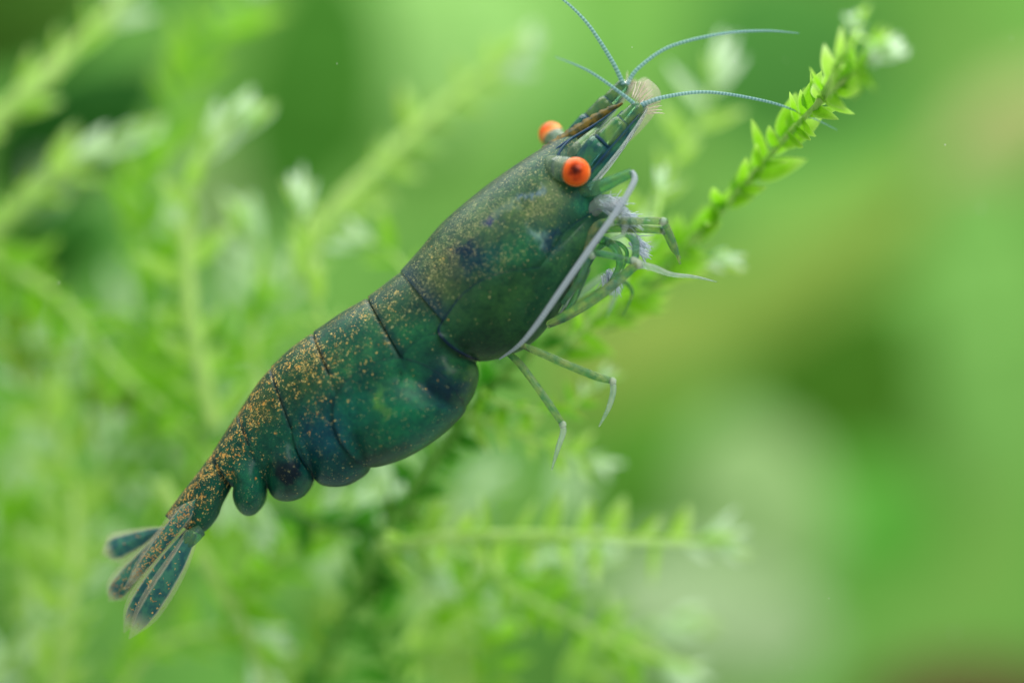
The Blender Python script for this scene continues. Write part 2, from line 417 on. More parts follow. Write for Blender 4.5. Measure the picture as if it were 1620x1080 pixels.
BV, BF, BT, BG, BD, BP = [], [], [], [], [], []      # the body is one mesh: all plates gathered here
def body_add(verts, faces, extra=None):
    o = len(BV)
    for i, v in enumerate(verts):
        k = (D + v[1]) / D
        x, y = 810 + v[0] * 100 / k, 540 - v[2] * 100 / k
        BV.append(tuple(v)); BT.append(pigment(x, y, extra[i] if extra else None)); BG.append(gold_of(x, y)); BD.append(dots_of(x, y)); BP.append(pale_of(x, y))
    BF.extend(tuple(a + o for a in f) for f in faces)
def loft(stations, n, m=56, p=2.2, flare=0.0, tuck=0.0, rim=None, bulge=0.0):
    """stations: (dx,dy, vx,vy, halfwidth); rings from dorsal round to ventral and back"""
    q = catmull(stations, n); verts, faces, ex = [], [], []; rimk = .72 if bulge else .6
    for i, (ax, ay, bx, by, w) in enumerate(q):
        t = i / (n - 1)
        sca = 1 + flare * smooth(0.75, 1, t) - tuck * smooth(0.12, 0, t) + bulge * math.sin(PI * t)
        cx, cy = (ax + bx) / 2, (ay + by) / 2; ux, uy = (ax - bx) / 2, (ay - by) / 2
        for j in range(m):
            a = 2 * PI * j / m
            ca, sa = math.cos(a), math.sin(a)
            cu = math.copysign(abs(ca) ** (2 / p), ca); su = math.copysign(abs(sa) ** (2 / p), sa)
            verts.append(W(cx + ux * cu * sca, cy + uy * cu * sca, 0) + Vector((0, -w * su * sca, 0)))
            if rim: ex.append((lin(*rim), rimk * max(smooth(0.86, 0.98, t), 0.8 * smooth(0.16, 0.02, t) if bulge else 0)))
    for i in range(n - 1):
        for j in range(m):
            a = i * m + j; b = i * m + (j + 1) % m
            faces.append((a, b, b + m, a + m))
    faces.append(tuple(range(m))[::-1]); faces.append(tuple((n - 1) * m + j for j in range(m)))
    return verts, faces, (ex if rim else None)

# abdomen rings, tail first so each ring overlaps the next towards the tail
SEG = [((668, 412, 770, 555, .94), (635, 432, 752, 572, .97), (583, 470, 690, 648, .97)),
       ((583, 470, 690, 648, .97), (540, 497, 640, 690, .97), (497, 525, 590, 722, .92)),
       ((497, 525, 590, 722, .92), (460, 553, 540, 742, .86), (430, 580, 500, 752, .76)),
       ((430, 580, 500, 752, .76), (405, 612, 462, 766, .68), (378, 652, 430, 772, .57)),
       ((378, 652, 430, 772, .57), (337, 715, 372, 772, .42)),
       ((337, 715, 369, 766, .37), (318, 741, 352, 797, .39), (300, 765, 345, 815, .37), (280, 790, 333, 832, .33), (262, 815, 318, 845, .26))]
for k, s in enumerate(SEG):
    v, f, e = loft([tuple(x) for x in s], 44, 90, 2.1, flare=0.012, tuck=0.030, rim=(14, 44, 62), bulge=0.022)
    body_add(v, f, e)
# carapace
CAR = [(905, 203, 944, 292, .30), (882, 219, 958, 322, .52), (855, 236, 958, 350, .74), (820, 258, 932, 410, .93), (765, 297, 890, 484, 1.06), (700, 352, 832, 545, 1.10), (662, 398, 785, 562, 1.04), (635, 430, 757, 571, 1.00)]
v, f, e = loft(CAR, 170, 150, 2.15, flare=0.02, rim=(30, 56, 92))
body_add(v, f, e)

def pillow(outline, order_pts=96, rings=18, ymin=0.10, h=0.9, off=0.05, p=0.5, rim=None, rimw=0.06, rimam=0.8, fade=(45, 130)):
    """curved side plate: its edge lies on what is under it, its middle swells out"""
    bvh = BVHTree.FromPolygons(BV, BF)
    out = catmull(outline, order_pts, closed=True)
    cx = sum(a for a, b in out) / len(out); cy = sum(b for a, b in out) / len(out)
    near, ex = [], []
    def depth(x, y, r):
        o = W(x, y, -6); d = (W(x, y, 6) - o).normalized()
        hit = bvh.ray_cast(o, d)
        dome = ymin + h * (max(0, 1 - r ** 2.2)) ** p
        ys = -hit[0].y if hit[0] is not None else 0
        z = max(ys, 0)
        kx = 0.10
        return max(dome, z) + 0.25 * kx * max(0, 1 - abs(dome - z) / kx) ** 2 + off * (lerp(.3, 1, smooth(*fade, ddist(x, y))) if fade else 1)
    lst = [i / rings for i in range(1, rings)] + [0.965, 0.977, 0.988, 1.0]
    near.append((cx, cy, depth(cx, cy, 0))); ex.append((0, 0, 0))
    for r in lst:
        for a, b in out:
            x, y = lerp(cx, a, r), lerp(cy, b, r)
            near.append((x, y, depth(x, y, r))); ex.append(r * (lerp(.955, 1, smooth(*fade, ddist(x, y))) if fade else 1.0))
    for a, b in out:                                           # turned-in rim
        x, y = lerp(cx, a, 0.992), lerp(cy, b, 0.992)
        near.append((x, y, max(0.0, depth(x, y, 1.0) - off * 2.2))); ex.append(lerp(.955, 1, smooth(*fade, ddist(x, y))) if fade else 1.0)
    n = len(out); nr = len(lst) + 1
    for side in (-1, 1):
        verts = [W(x, y, 0) + Vector((0, side * z, 0)) for x, y, z in near]
        if side == -1: verts = [W(x, y, -z) for x, y, z in near]
        faces = []
        for j in range(n):
            tri = (0, 1 + j, 1 + (j + 1) % n); faces.append(tri if side == 1 else tri[::-1])
            for i in range(nr - 1):
                a = 1 + i * n + j; b = 1 + i * n + (j + 1) % n
                q = (a, a + n, b + n, b); faces.append(q if side == 1 else q[::-1])
        e = None
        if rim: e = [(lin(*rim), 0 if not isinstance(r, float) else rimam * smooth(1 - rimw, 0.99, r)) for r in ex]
        body_add(verts, faces, e)
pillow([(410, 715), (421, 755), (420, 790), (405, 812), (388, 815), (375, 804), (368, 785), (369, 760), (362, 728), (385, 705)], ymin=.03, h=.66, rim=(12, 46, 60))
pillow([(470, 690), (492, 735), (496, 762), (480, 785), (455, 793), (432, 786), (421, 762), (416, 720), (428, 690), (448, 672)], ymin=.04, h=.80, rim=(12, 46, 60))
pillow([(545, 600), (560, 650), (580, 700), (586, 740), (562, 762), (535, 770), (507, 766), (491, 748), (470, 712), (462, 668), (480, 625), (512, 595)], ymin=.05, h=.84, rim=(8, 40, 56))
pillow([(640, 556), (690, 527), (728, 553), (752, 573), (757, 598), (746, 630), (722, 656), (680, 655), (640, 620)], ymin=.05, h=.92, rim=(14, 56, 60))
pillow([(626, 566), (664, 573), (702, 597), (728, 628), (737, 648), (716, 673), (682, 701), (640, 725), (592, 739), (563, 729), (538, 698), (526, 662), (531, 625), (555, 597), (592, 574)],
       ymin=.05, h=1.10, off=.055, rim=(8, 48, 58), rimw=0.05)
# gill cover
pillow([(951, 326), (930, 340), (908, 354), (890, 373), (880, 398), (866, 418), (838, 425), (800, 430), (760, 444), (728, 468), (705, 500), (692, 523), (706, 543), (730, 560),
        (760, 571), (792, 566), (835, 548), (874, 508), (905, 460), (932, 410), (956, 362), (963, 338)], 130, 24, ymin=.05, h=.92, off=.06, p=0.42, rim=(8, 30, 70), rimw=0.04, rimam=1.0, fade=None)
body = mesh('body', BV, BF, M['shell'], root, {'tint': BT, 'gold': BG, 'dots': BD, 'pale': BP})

# rostrum: a saw-toothed blade between the eyes
def rostrum():
    top = catmull([(832, 250, -.05), (870, 226, -.12), (910, 200, -.20), (950, 177, -.26), (984, 162, -.30)], 49)
    hs = [lerp(.13, .16, min(1, i / 14)) if i < 24 else lerp(.16, .015, (i - 24) / 24) for i in range(49)]
    dn = Vector((0.55, 0, -0.83))
    v, f = [], []
    for i, (x, y, d) in enumerate(top):
        c = W(x, y, d); t = i / 48
        tooth = 0.030 * (1 - (i % 4) / 4) if 8 < i < 44 else 0
        w = lerp(.09, .018, t)
        u = -dn
        v += [c + u * tooth, c + Vector((0, -w, 0)) + dn * hs[i] * .45, c + Vector((0, -w * .6, 0)) + dn * hs[i],
              c + dn * (hs[i] + .02), c + Vector((0, w * .6, 0)) + dn * hs[i], c + Vector((0, w, 0)) + dn * hs[i] * .45]
    for i in range(48):
        for j in range(6):
            a = i * 6 + j; b = i * 6 + (j + 1) % 6; f.append((a, b, b + 6, a + 6))
    f.append(tuple(range(6))[::-1]); f.append(tuple(48 * 6 + j for j in range(6)))
    r = mesh('rostrum', v, f, M['rostrum'], root)
    tube('lower_edge', [W(838, 266, -.42), W(872, 242, -.40), W(900, 222, -.38), (W(940, 198, -.36)), W(974, 174, -.33)], [.012, .022, .022, .02, .008], M['groove'], r, 8, 30)
rostrum()

def sphere_geo(c, r, axis, nu=28, nv=18, flat=1.0):
    ax = axis.normalized(); u = ax.orthogonal().normalized(); w = ax.cross(u)
    v, f = [], []
    for i in range(nv + 1):
        th = PI * i / nv
        for j in range(nu):
            a = 2 * PI * j / nu
            v.append(c + (ax * math.cos(th) * flat + (u * math.cos(a) + w * math.sin(a)) * math.sin(th)) * r)
    for i in range(nv):
        for j in range(nu):
            a = i * nu + j; b = i * nu + (j + 1) % nu; f.append((a, b, b + nu, a + nu)[::-1])
    return v, f, [i / nv for i in range(nv + 1) for j in range(nu)]
def mat_eye():
    k = N('eye_facets')
    t = k.attr('polar').outputs['Fac']
    n = k.noise(14, 4); tn = k.math('ADD', t, k.math('MULTIPLY', k.math('SUBTRACT', n, 0.5), 0.16))
    st = k.noise(9, 3, k.coord()); tn = k.math('ADD', tn, k.math('MULTIPLY', k.math('SUBTRACT', st, .5), .26))
    c = k.mix(k.ramp(tn, 0.02, 0.22), lin(66, 12, 6), lin(196, 66, 20))
    c = k.mix(k.ramp(tn, 0.12, 0.32), c, lin(226, 98, 36))
    c = k.mix(k.ramp(tn, 0.34, 0.50), c, lin(250, 158, 92))
    c = k.mix(k.ramp(t, 0.50, 0.62), c, lin(120, 148, 110))
    v = k.n('ShaderNodeTexVoronoi'); v.inputs['Scale'].default_value = 42; k.set(v.inputs['Vector'], k.coord())
    b = k.pbsdf(Base_Color=c, Roughness=0.3, Specular_IOR_Level=0.15, Normal=k.bump(v.outputs['Distance'], 0.16, 0.01), Subsurface_Weight=0.15, Subsurface_Scale=0.06)
    return k.fin(b)
M['eye'] = mat_eye()
def eye(c, r, axis, stalk, srad, label):
    v, f, pol = sphere_geo(c, r, axis)
    e = mesh('eye', v, f, M['eye'], root, {'polar': pol}); e['label'] = label
    tube('eyestalk', stalk, srad, M['stalk'], e, 16, 20)
    return e
near = W(911, 272, -.92)
eye(near, .228, Vector((-.05, -1, -.02)), [W(872, 262, -.45), W(886, 266, -.72), W(899, 269, -.84), W(906, 271, -.90)], [.17, .20, .205, .19], 'orange eye with a dark centre facing the viewer')
far = W(872, 213, .62)
eye(far, .205, Vector((-.62, .25, .74)), [W(893, 240, .25), W(884, 227, .42), W(876, 218, .56)], [.17, .19, .18], 'orange eye showing above the rostrum')
# dark orbit rim round the near eye
tube('orbit_rim', [W(905, 218, -.50), W(888, 236, -.62), W(879, 258, -.70), W(879, 280, -.74), W(892, 294, -.74), W(910, 299, -.72), W(930, 296, -.66)],
     [.012, .022, .026, .026, .024, .02, .012], M['groove'], root, 8, 40)

# antennal scales: broad thin plates under the antennules with a pale bristle fringe
def plate(name, mid, halfw, mat, parent, thick=.03, tilt=0.25, n=24, m=8):
    q = catmull([tuple(a) + (w,) for a, w in zip(mid, halfw)], n); v, f = [], []
    for i, (x, y, d, w) in enumerate(q):
        x0, y0 = q[max(0, i - 1)][:2]; x1, y1 = q[min(n - 1, i + 1)][:2]
        L = math.hypot(x1 - x0, y1 - y0) or 1; nx, ny = -(y1 - y0) / L, (x1 - x0) / L
        for s in (-1, 1):
            for j in range(m + 1):
                t = j / m * 2 - 1
                v.append(W(x + nx * w * t, y + ny * w * t, d + tilt * t * w / 100 + s * thick * (1 - t * t * .8) - .12 * (1 - t * t) * w / 30))
    st = 2 * (m + 1)
    for i in range(n - 1):
        for j in range(m):
            a = i * st + j; f.append((a, a + st, a + st + 1, a + 1)); b = a + m + 1; f.append((b, b + 1, b + st + 1, b + st))
        a = i * st; f.append((a, a + m + 1, a + m + 1 + st, a + st)); a += m; f.append((a, a + st, a + st + m + 1, a + m + 1))
    return mesh(name, v, f, mat, parent)
for (mid, hw, fr) in (
    ([(925, 292, -.62), (955, 255, -.62), (985, 215, -.60), (1012, 178, -.55), (1022, 160, -.52)], [14, 15, 14, 11, 5],
     [(985, 228, -.58), (1006, 200, -.56), (1024, 172, -.52), (1028, 150, -.50), (1020, 128, -.46)]),
    ([(915, 225, .25), (945, 192, .28), (970, 162, .30), (992, 137, .32), (1000, 130, .33)], [12, 14, 12, 9, 4],
     [(975, 165, .30), (992, 148, .30), (1006, 138, .30), (1012, 132, .30), (1010, 127, .30)])):
    s = plate('antennal_scale', mid, hw, M['peduncle_dark'], root)
    plate('bristle_fringe', fr, [5, 11, 15, 18, 7], M['fringe'], s, .012, .2)
for (x0, y0, d0, a0, a1, L0, n0) in ((1010, 168, -.50, 0, 75, .34, 11), (1000, 152, .2, 20, 85, .30, 8)):
    v, f = [], []
    for i in range(n0):
        t = i / (n0 - 1); a = R(lerp(a0, a1, t)); b = W(x0 + lerp(14, -10, t) , y0 + lerp(12, -14, t), d0)
        e = b + Vector((math.cos(a), random.uniform(-.2, .2), math.sin(a))) * L0 * random.uniform(.75, 1.0)
        vv, ff, _ = tube_geo([b, b.lerp(e, .5) + Vector((.01, 0, .012)), e], [.012, .011, .004], 5, 6); o = len(v)
        v += vv; f += [tuple(x + o for x in q) for q in ff]
    hm = mesh('fringe_hairs', v, f, M['hair'], root); hm['kind'] = 'stuff'
# pale lower scale edge
tube('scale_spine', [W(932, 296, -.72), W(956, 268, -.74), W(985, 232, -.70), W(1008, 198, -.64), W(1024, 172, -.58)], [.03, .03, .03, .025, .012], M['legpale'], root, 8, 30)

# antennules: three-jointed stalks, each with two whip-like flagella
M['flag'] = mat_flag('flagellum_rings', lin(92, 142, 150), lin(146, 184, 196), .055, .42)
def antennule(joints, rads, flags):
    base = None
    for i in range(len(joints) - 1):
        a, b = W(*joints[i]), W(*joints[i + 1]); d = b - a
        pts = [a - d * .04, a + d * .12, a + d * .5, a + d * .88, b + d * .03]; r0, r1 = rads[i]
        if base is None: base = tube('antennule', pts, [r0 * .8, r0, lerp(r0, r1, .5) * 1.05, r1 * 1.05, r1 * .8], M['peduncle_dark'], root, 14, 20)
        else: tube('stalk_joint', pts, [r0 * .8, r0, lerp(r0, r1, .5) * 1.05, r1 * 1.08, r1 * .85], M['peduncle'], base, 14, 20)
        if i: tube('joint_ring', [a - d * .03, a + d * .05], [r0 * .98, r0 * 1.02], M['groove'], base, 14, 5)
    for pts, rr in flags: tube('flagellum', [W(*p) for p in pts], rr, M['flag'], base, 10, 70)
antennule([(918, 268, -.5), (953, 226, -.66), (984, 194, -.64), (1012, 168, -.60)], [(.20, .20), (.17, .15), (.125, .11)],
  [([(1010, 170, -.62), (980, 146, -.75), (930, 112, -.95), (878, 90, -1.3)], [.036, .028, .020, .006]),
   ([(1012, 168, -.6), (1050, 154, -.55), (1120, 146, -.4), (1210, 160, -.2), (1270, 180, 0), (1325, 206, .2)], [.044, .032, .026, .021, .014, .004])])
antennule([(905, 222, .12), (935, 190, .06), (962, 160, .02), (988, 133, 0)], [(.17, .17), (.15, .13), (.11, .10)],
  [([(986, 134, -.1), (970, 100, -.15), (935, 45, -.2), (905, 12, -.2), (880, -8, -.2)], [.038, .035, .028, .022, .016]),
   ([(992, 134, 0), (1010, 108, 0), (1060, 74, .05), (1140, 54, .1), (1210, 49, .15), (1264, 53, .2)], [.038, .031, .027, .024, .018, .006])])
for ol in ([(922, 290, -.74), (952, 250, -.80), (985, 212, -.76), (1014, 178, -.68)], [(934, 232, -.66), (960, 202, -.62), (985, 176, -.58)], [(905, 236, -.2), (930, 204, -.1), (958, 172, -.06), (980, 148, -.04)]):
    tube('stalk_edge', [W(*p) for p in ol], [.010, .018, .016, .006][:len(ol)], M['groove'], root, 6, 24)
# middle filler stalk seen between eyes and rostrum
tube('eye_bridge', [W(900, 262, -.30), W(915, 240, -.45), W(945, 205, -.35)], [.13, .15, .06], M['stalk'], root, 12, 14)

# antenna: thick peduncle, long pale flagellum swept back along the body
an = tube('antenna', [W(918, 302, -.62), W(948, 296, -.80), W(975, 284, -.92), W(1000, 273, -.98)], [.13, .115, .09, .075], M['legdark'], root, 14, 24)
tube('flagellum', [W(999, 272, -.98), W(1004, 284, -1.04), W(992, 308, -1.10), W(968, 345, -1.14), W(930, 398, -1.16), W(890, 455, -1.12), W(850, 512, -1.0), W(822, 545, -.85), W(790, 568, -.55)],
     [.046, .050, .048, .048, .050, .048, .044, .034, .012], M['whip'], an, 10, 80)

# walking legs
def leg(pts, rads, mat, knees=(), tip=None):
    l = tube('leg', [W(*p) for p in pts], rads, M[mat], root, 10, max(16, 8 * len(pts)))
    for kx, ky, kd, kr in knees:
        v, f, _ = sphere_geo(W(kx, ky, kd), kr, Vector((0, -1, 0)), 14, 9); mesh('joint', v, f, M['joint'], l)
    if tip: tube('claw', [W(*p) for p in tip[0]], tip[1], M['legpale'], l, 8, 14)
    return l
leg([(905, 455, -.55), (935, 370, -.75), (962, 350, -.8), (1000, 350, -.82), (1047, 350, -.8), (1052, 354, -.8), (1066, 385, -.72), (1076, 418, -.65)],
    [.06, .07, .06, .062, .060, .055, .05, .016], 'leg', [(1049, 351, -.8, .072), (966, 352, -.8, .07)])
leg([(905, 430, -.2), (940, 372, -.5), (968, 362, -.55), (1045, 364, -.6), (1052, 366, -.6), (1066, 395, -.55), (1077, 408, -.5)],
    [.06, .06, .065, .062, .055, .045, .012], 'leg', [(1050, 365, -.6, .066)])
leg([(890, 480, -.6), (918, 440, -.78), (934, 403, -.86), (965, 404, -.9), (1000, 412, -.9), (1006, 396, -.9), (1003, 380, -.88), (990, 372, -.85)],
    [.04, .05, .055, .055, .055, .058, .060, .02], 'legdark', [(936, 403, -.86, .075), (1003, 412, -.9, .075)])
leg([(866, 514, -.55), (900, 497, -.66), (955, 462, -.8), (1004, 421, -.9), (1012, 418, -.9)], [.06, .085, .085, .072, .06], 'leg', [(1010, 418, -.9, .08)],
    ([(1010, 418, -.9), (1035, 424, -.82), (1062, 434, -.72), (1100, 438, -.5), (1134, 446, -.2)], [.050, .052, .036, .024, .008]))
leg([(826, 546, -.6), (850, 556, -.66), (900, 578, -.72), (945, 596, -.76), (970, 603, -.76)], [.045, .062, .066, .066, .05], 'leg', [(969, 603, -.76, .064)],
    ([(969, 602, -.76), (970, 620, -.72), (963, 645, -.62), (948, 674, -.45)], [.05, .048, .040, .014]))
leg([(806, 560, -.35), (822, 575, -.45), (850, 612, -.58), (875, 648, -.66), (890, 671, -.68)], [.05, .062, .060, .062, .045], 'leg', [(890, 671, -.68, .06)],
    ([(890, 671, -.68), (891, 684, -.66), (883, 708, -.6), (873, 742, -.4)], [.045, .048, .040, .012]))
leg([(880, 500, .1), (915, 450, .1), (930, 425, .1), (905, 480, -.2), (888, 500, -.25)], [.05, .055, .05, .045, .02], 'legdark')
# far-side legs
leg([(880, 505, .5), (930, 455, .6), (975, 430, .7), (985, 440, .7), (968, 480, .8), (960, 500, .9)], [.05, .06, .05, .05, .04, .012], 'legpale', [(978, 431, .7, .06)])
leg([(900, 470, -.1), (930, 420, -.3), (950, 390, -.4), (975, 384, -.45), (992, 400, -.45), (984, 430, -.4)], [.035, .04, .04, .036, .032, .01], 'legdark', [(962, 385, -.43, .045)])
leg([(905, 455, .2), (940, 400, .1), (985, 372, 0), (1012, 378, 0), (1022, 402, 0), (1012, 424, 0)], [.035, .04, .038, .034, .03, .01], 'legpale', [(1000, 373, 0, .045)])
leg([(885, 495, -.35), (915, 445, -.5), (925, 412, -.55), (908, 450, -.6), (895, 486, -.55)], [.03, .038, .036, .034, .012], 'legpale')
leg([(880, 500, .3), (930, 470, .3), (978, 445, .3), (1000, 462, .35), (985, 500, .45)], [.035, .045, .038, .03, .01], 'leg', [(978, 445, .3, .045)])
# mouthparts: pale maxillipeds and feeding-claw bristles
leg([(925, 350, -.45), (950, 322, -.7), (972, 326, -.8), (990, 345, -.8), (985, 372, -.75)], [.10, .13, .12, .09, .03], 'legpale')
leg([(930, 380, -.3), (955, 380, -.45), (975, 395, -.55), (980, 420, -.55), (965, 445, -.5)], [.06, .07, .065, .055, .02], 'legdark')
def bristles(c, d, n, L, spread):
    v, f = [], []
    for i in range(n):
        dd = Vector(d).normalized() + Vector((random.gauss(0, spread * .7), random.gauss(0, spread * .7), random.gauss(0, spread * .7)))
        a = W(*c) + Vector((random.gauss(0, .05), random.gauss(0, .05), random.gauss(0, .05))); b = a + dd.normalized() * L * random.uniform(.6, 1)
        vv, ff, _ = tube_geo([a, lerp(a, b, .5), b], [.010, .009, .004], 4, 5); o = len(v)
        v += vv; f += [tuple(x + o for x in q) for q in ff]
    m = mesh('feeding_bristles', v, f, M['brush'], root); m['kind'] = 'stuff'
bristles((962, 324, -.78), (.6, 0, -.2), 110, .32, .5)
bristles((985, 345, -.6), (.9, .1, -.5), 110, .34, .45)
bristles((1004, 385, -.55), (.8, .1, -.6), 90, .30, .4)
bristles((965, 435, -.3), (.2, .1, -1), 80, .34, .35)

# tail fan: thin blades with dark centres and clear fringes
def mat_fan():
    k = N('tail_blade')
    e = k.attr('edge').outputs['Fac']; al = k.attr('along').outputs['Fac']
    n = k.noise(7, 4)
    c = k.mix(k.ramp(n, .35, .65), lin(24, 76, 84), lin(50, 108, 92))
    edge = k.ramp(k.math('ADD', e, k.math('MULTIPLY', k.math('SUBTRACT', n, .5), .12)), 0.50, 0.78)
    tipf = k.math('MAXIMUM', edge, k.ramp(al, .72, .95))
    c = k.mix(tipf, c, lin(206, 200, 180))
    wn = k.n('ShaderNodeTexNoise'); wn.inputs['Scale'].default_value = 14; k.set(wn.inputs['Vector'], k.coord())
    wv = k.n('ShaderNodeVectorMath', operation='MULTIPLY_ADD'); k.set(wv.inputs[0], wn.outputs['Color']); wv.inputs[1].default_value = (.14, .14, .14); k.set(wv.inputs[2], k.coord())
    v = k.n('ShaderNodeTexVoronoi'); v.inputs['Scale'].default_value = 24; k.set(v.inputs['Vector'], wv.outputs[0])
    sep = k.n('ShaderNodeSeparateColor'); k.set(sep.inputs[0], v.outputs['Color'])
    g = k.math('MULTIPLY', k.math('LESS_THAN', sep.outputs[0], k.attr('gold').outputs['Fac']), k.ramp(v.outputs['Distance'], .62, .22))
    c = k.mix(g, c, k.mix(sep.outputs[1], lin(160, 112, 60), lin(206, 164, 104)))
    b = k.pbsdf(Base_Color=c, Roughness=.4, Specular_IOR_Level=.3)
    t = k.n('ShaderNodeBsdfTransparent')
    return k.fin(k.mixsh(k.math('MULTIPLY', tipf, 0.86), b, t))
M['fan'] = mat_fan()
def blade(name, mid, hw, gold=0.0, thick=.035, tilt=.2, parent=None, n=36, m=12):
    q = catmull([tuple(a) + (w,) for a, w in zip(mid, hw)], n); v, f, E, A, Gd = [], [], [], [], []
    for i, (x, y, d, w) in enumerate(q):
        x0, y0 = q[max(0, i - 1)][:2]; x1, y1 = q[min(n - 1, i + 1)][:2]
        L = math.hypot(x1 - x0, y1 - y0) or 1; nx, ny = -(y1 - y0) / L, (x1 - x0) / L
        for s in (-1, 1):
            for j in range(m + 1):
                t = j / m * 2 - 1
                rib = .018 * math.exp(-(t / .12) ** 2)
                v.append(W(x + nx * w * t, y + ny * w * t, d + tilt * t * w / 100 + s * (thick * (1 - t * t) + .004 + rib) - .3 * (1 - t * t) * w / 100))
                E.append(abs(t)); A.append(i / (n - 1)); Gd.append(gold * (1 - .5 * abs(t)))
    st = 2 * (m + 1)
    for i in range(n - 1):
        for j in range(m):
            a = i * st + j; f.append((a, a + st, a + st + 1, a + 1)); b = a + m + 1; f.append((b, b + 1, b + st + 1, b + st))
        a = i * st; f.append((a, a + m + 1, a + m + 1 + st, a + st)); a += m; f.append((a, a + st, a + st + m + 1, a + m + 1))
    return mesh(name, v, f, M['fan'], parent or root, {'edge': E, 'along': A, 'gold': Gd})
blade('uropod', [(262, 838, .22), (235, 846, .40), (205, 858, .52), (180, 868, .58), (160, 876, .60)], [7, 14, 22, 24, 1], .04, tilt=.5)
blade('uropod', [(262, 838, .12), (232, 876, .22), (206, 908, .28), (184, 935, .30), (172, 950, .30)], [7, 15, 22, 20, 1], .35, tilt=.4)
blade('telson', [(312, 786, -.20), (284, 822, -.24), (255, 858, -.18), (226, 895, -.14), (197, 932, -.10)], [13, 18, 17, 13, 2], .95, thick=.10)
blade('uropod', [(300, 838, -.18), (268, 880, -.22), (238, 925, -.22), (214, 965, -.20), (196, 1000, -.18)], [8, 15, 20, 19, 1], .18, tilt=-.2)
blade('uropod', [(305, 842, -.30), (284, 885, -.36), (258, 928, -.38), (230, 972, -.34), (204, 1010, -.30)], [11, 18, 22, 19, 1], .08, tilt=-.3)
tube('uropod_base', [W(318, 838, -.22), W(302, 850, -.30), W(292, 868, -.34)], [.10, .13, .07], M['legdark'], root, 12, 14)

# ------------------------------------------------------------------ moss
def leaf_geo(L=1.0, w=0.17, curl=0.25, n=8, fold=.25):
    """lance-shaped leaf, base at the origin, pointing along +x, face to +z"""
    v, f, al, ed = [], [], [], []
    for i in range(n + 1):
        t = i / n
        hw = w * (math.sin(PI * min(1, t ** .68)) ** .8) * (1 - .25 * t) + (.012 if i < n else .002)
        z = curl * t * t * L * .5
        for j in (-1, -.5, 0, .5, 1):
            v.append((t * L, j * hw, z + fold * abs(j) * hw)); al.append(t); ed.append(abs(j))
    for i in range(n):
        for j in range(4):
            a = i * 5 + j; f.append((a, a + 1, a + 6, a + 5))
    return v, f, al, ed
def leaf_mesh(name, mat, **kw):
    v, f, al, ed = leaf_geo(**kw)
    me = bpy.data.meshes.new(name); me.from_pydata(v, [], f)
    me.polygons.foreach_set('use_smooth', [True] * len(f))
    for k, vals in (('along', al), ('edge', ed)):
        a = me.attributes.new(k, 'FLOAT', 'POINT'); a.data.foreach_set('value', vals)
    me.materials.append(mat); return me
LM = {
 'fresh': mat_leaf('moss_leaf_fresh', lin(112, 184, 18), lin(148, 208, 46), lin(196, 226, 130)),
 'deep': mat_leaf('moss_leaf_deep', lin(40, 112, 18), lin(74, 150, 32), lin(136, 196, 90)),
 'pale': mat_leaf('moss_leaf_pale', lin(152, 208, 66), lin(180, 220, 98), lin(218, 236, 186)),
 'tip': mat_leaf('moss_leaf_tip', lin(194, 230, 168), lin(216, 238, 212), lin(240, 247, 244)),
 'olive': mat_leaf('moss_leaf_olive', lin(108, 150, 14), lin(130, 170, 30), lin(176, 196, 110)),
}
SM = {'green': mat_plain('moss_stem_green', lin(132, 190, 84), lin(104, 164, 62), .5, 4, .2, .2),
      'pale': mat_plain('moss_stem_pale', lin(200, 230, 140), lin(178, 218, 120), .5, 4, .2, .35),
      'dark': mat_plain('moss_stem_dark', lin(58, 112, 38), lin(84, 138, 60), .5, 4, .2, .1)}
LV = {k: [leaf_mesh('leaf', m, w=.17, curl=.3), leaf_mesh('leaf', m, w=.21, curl=-.25), leaf_mesh('leaf', m, w=.13, curl=.5)] for k, m in LM.items()}
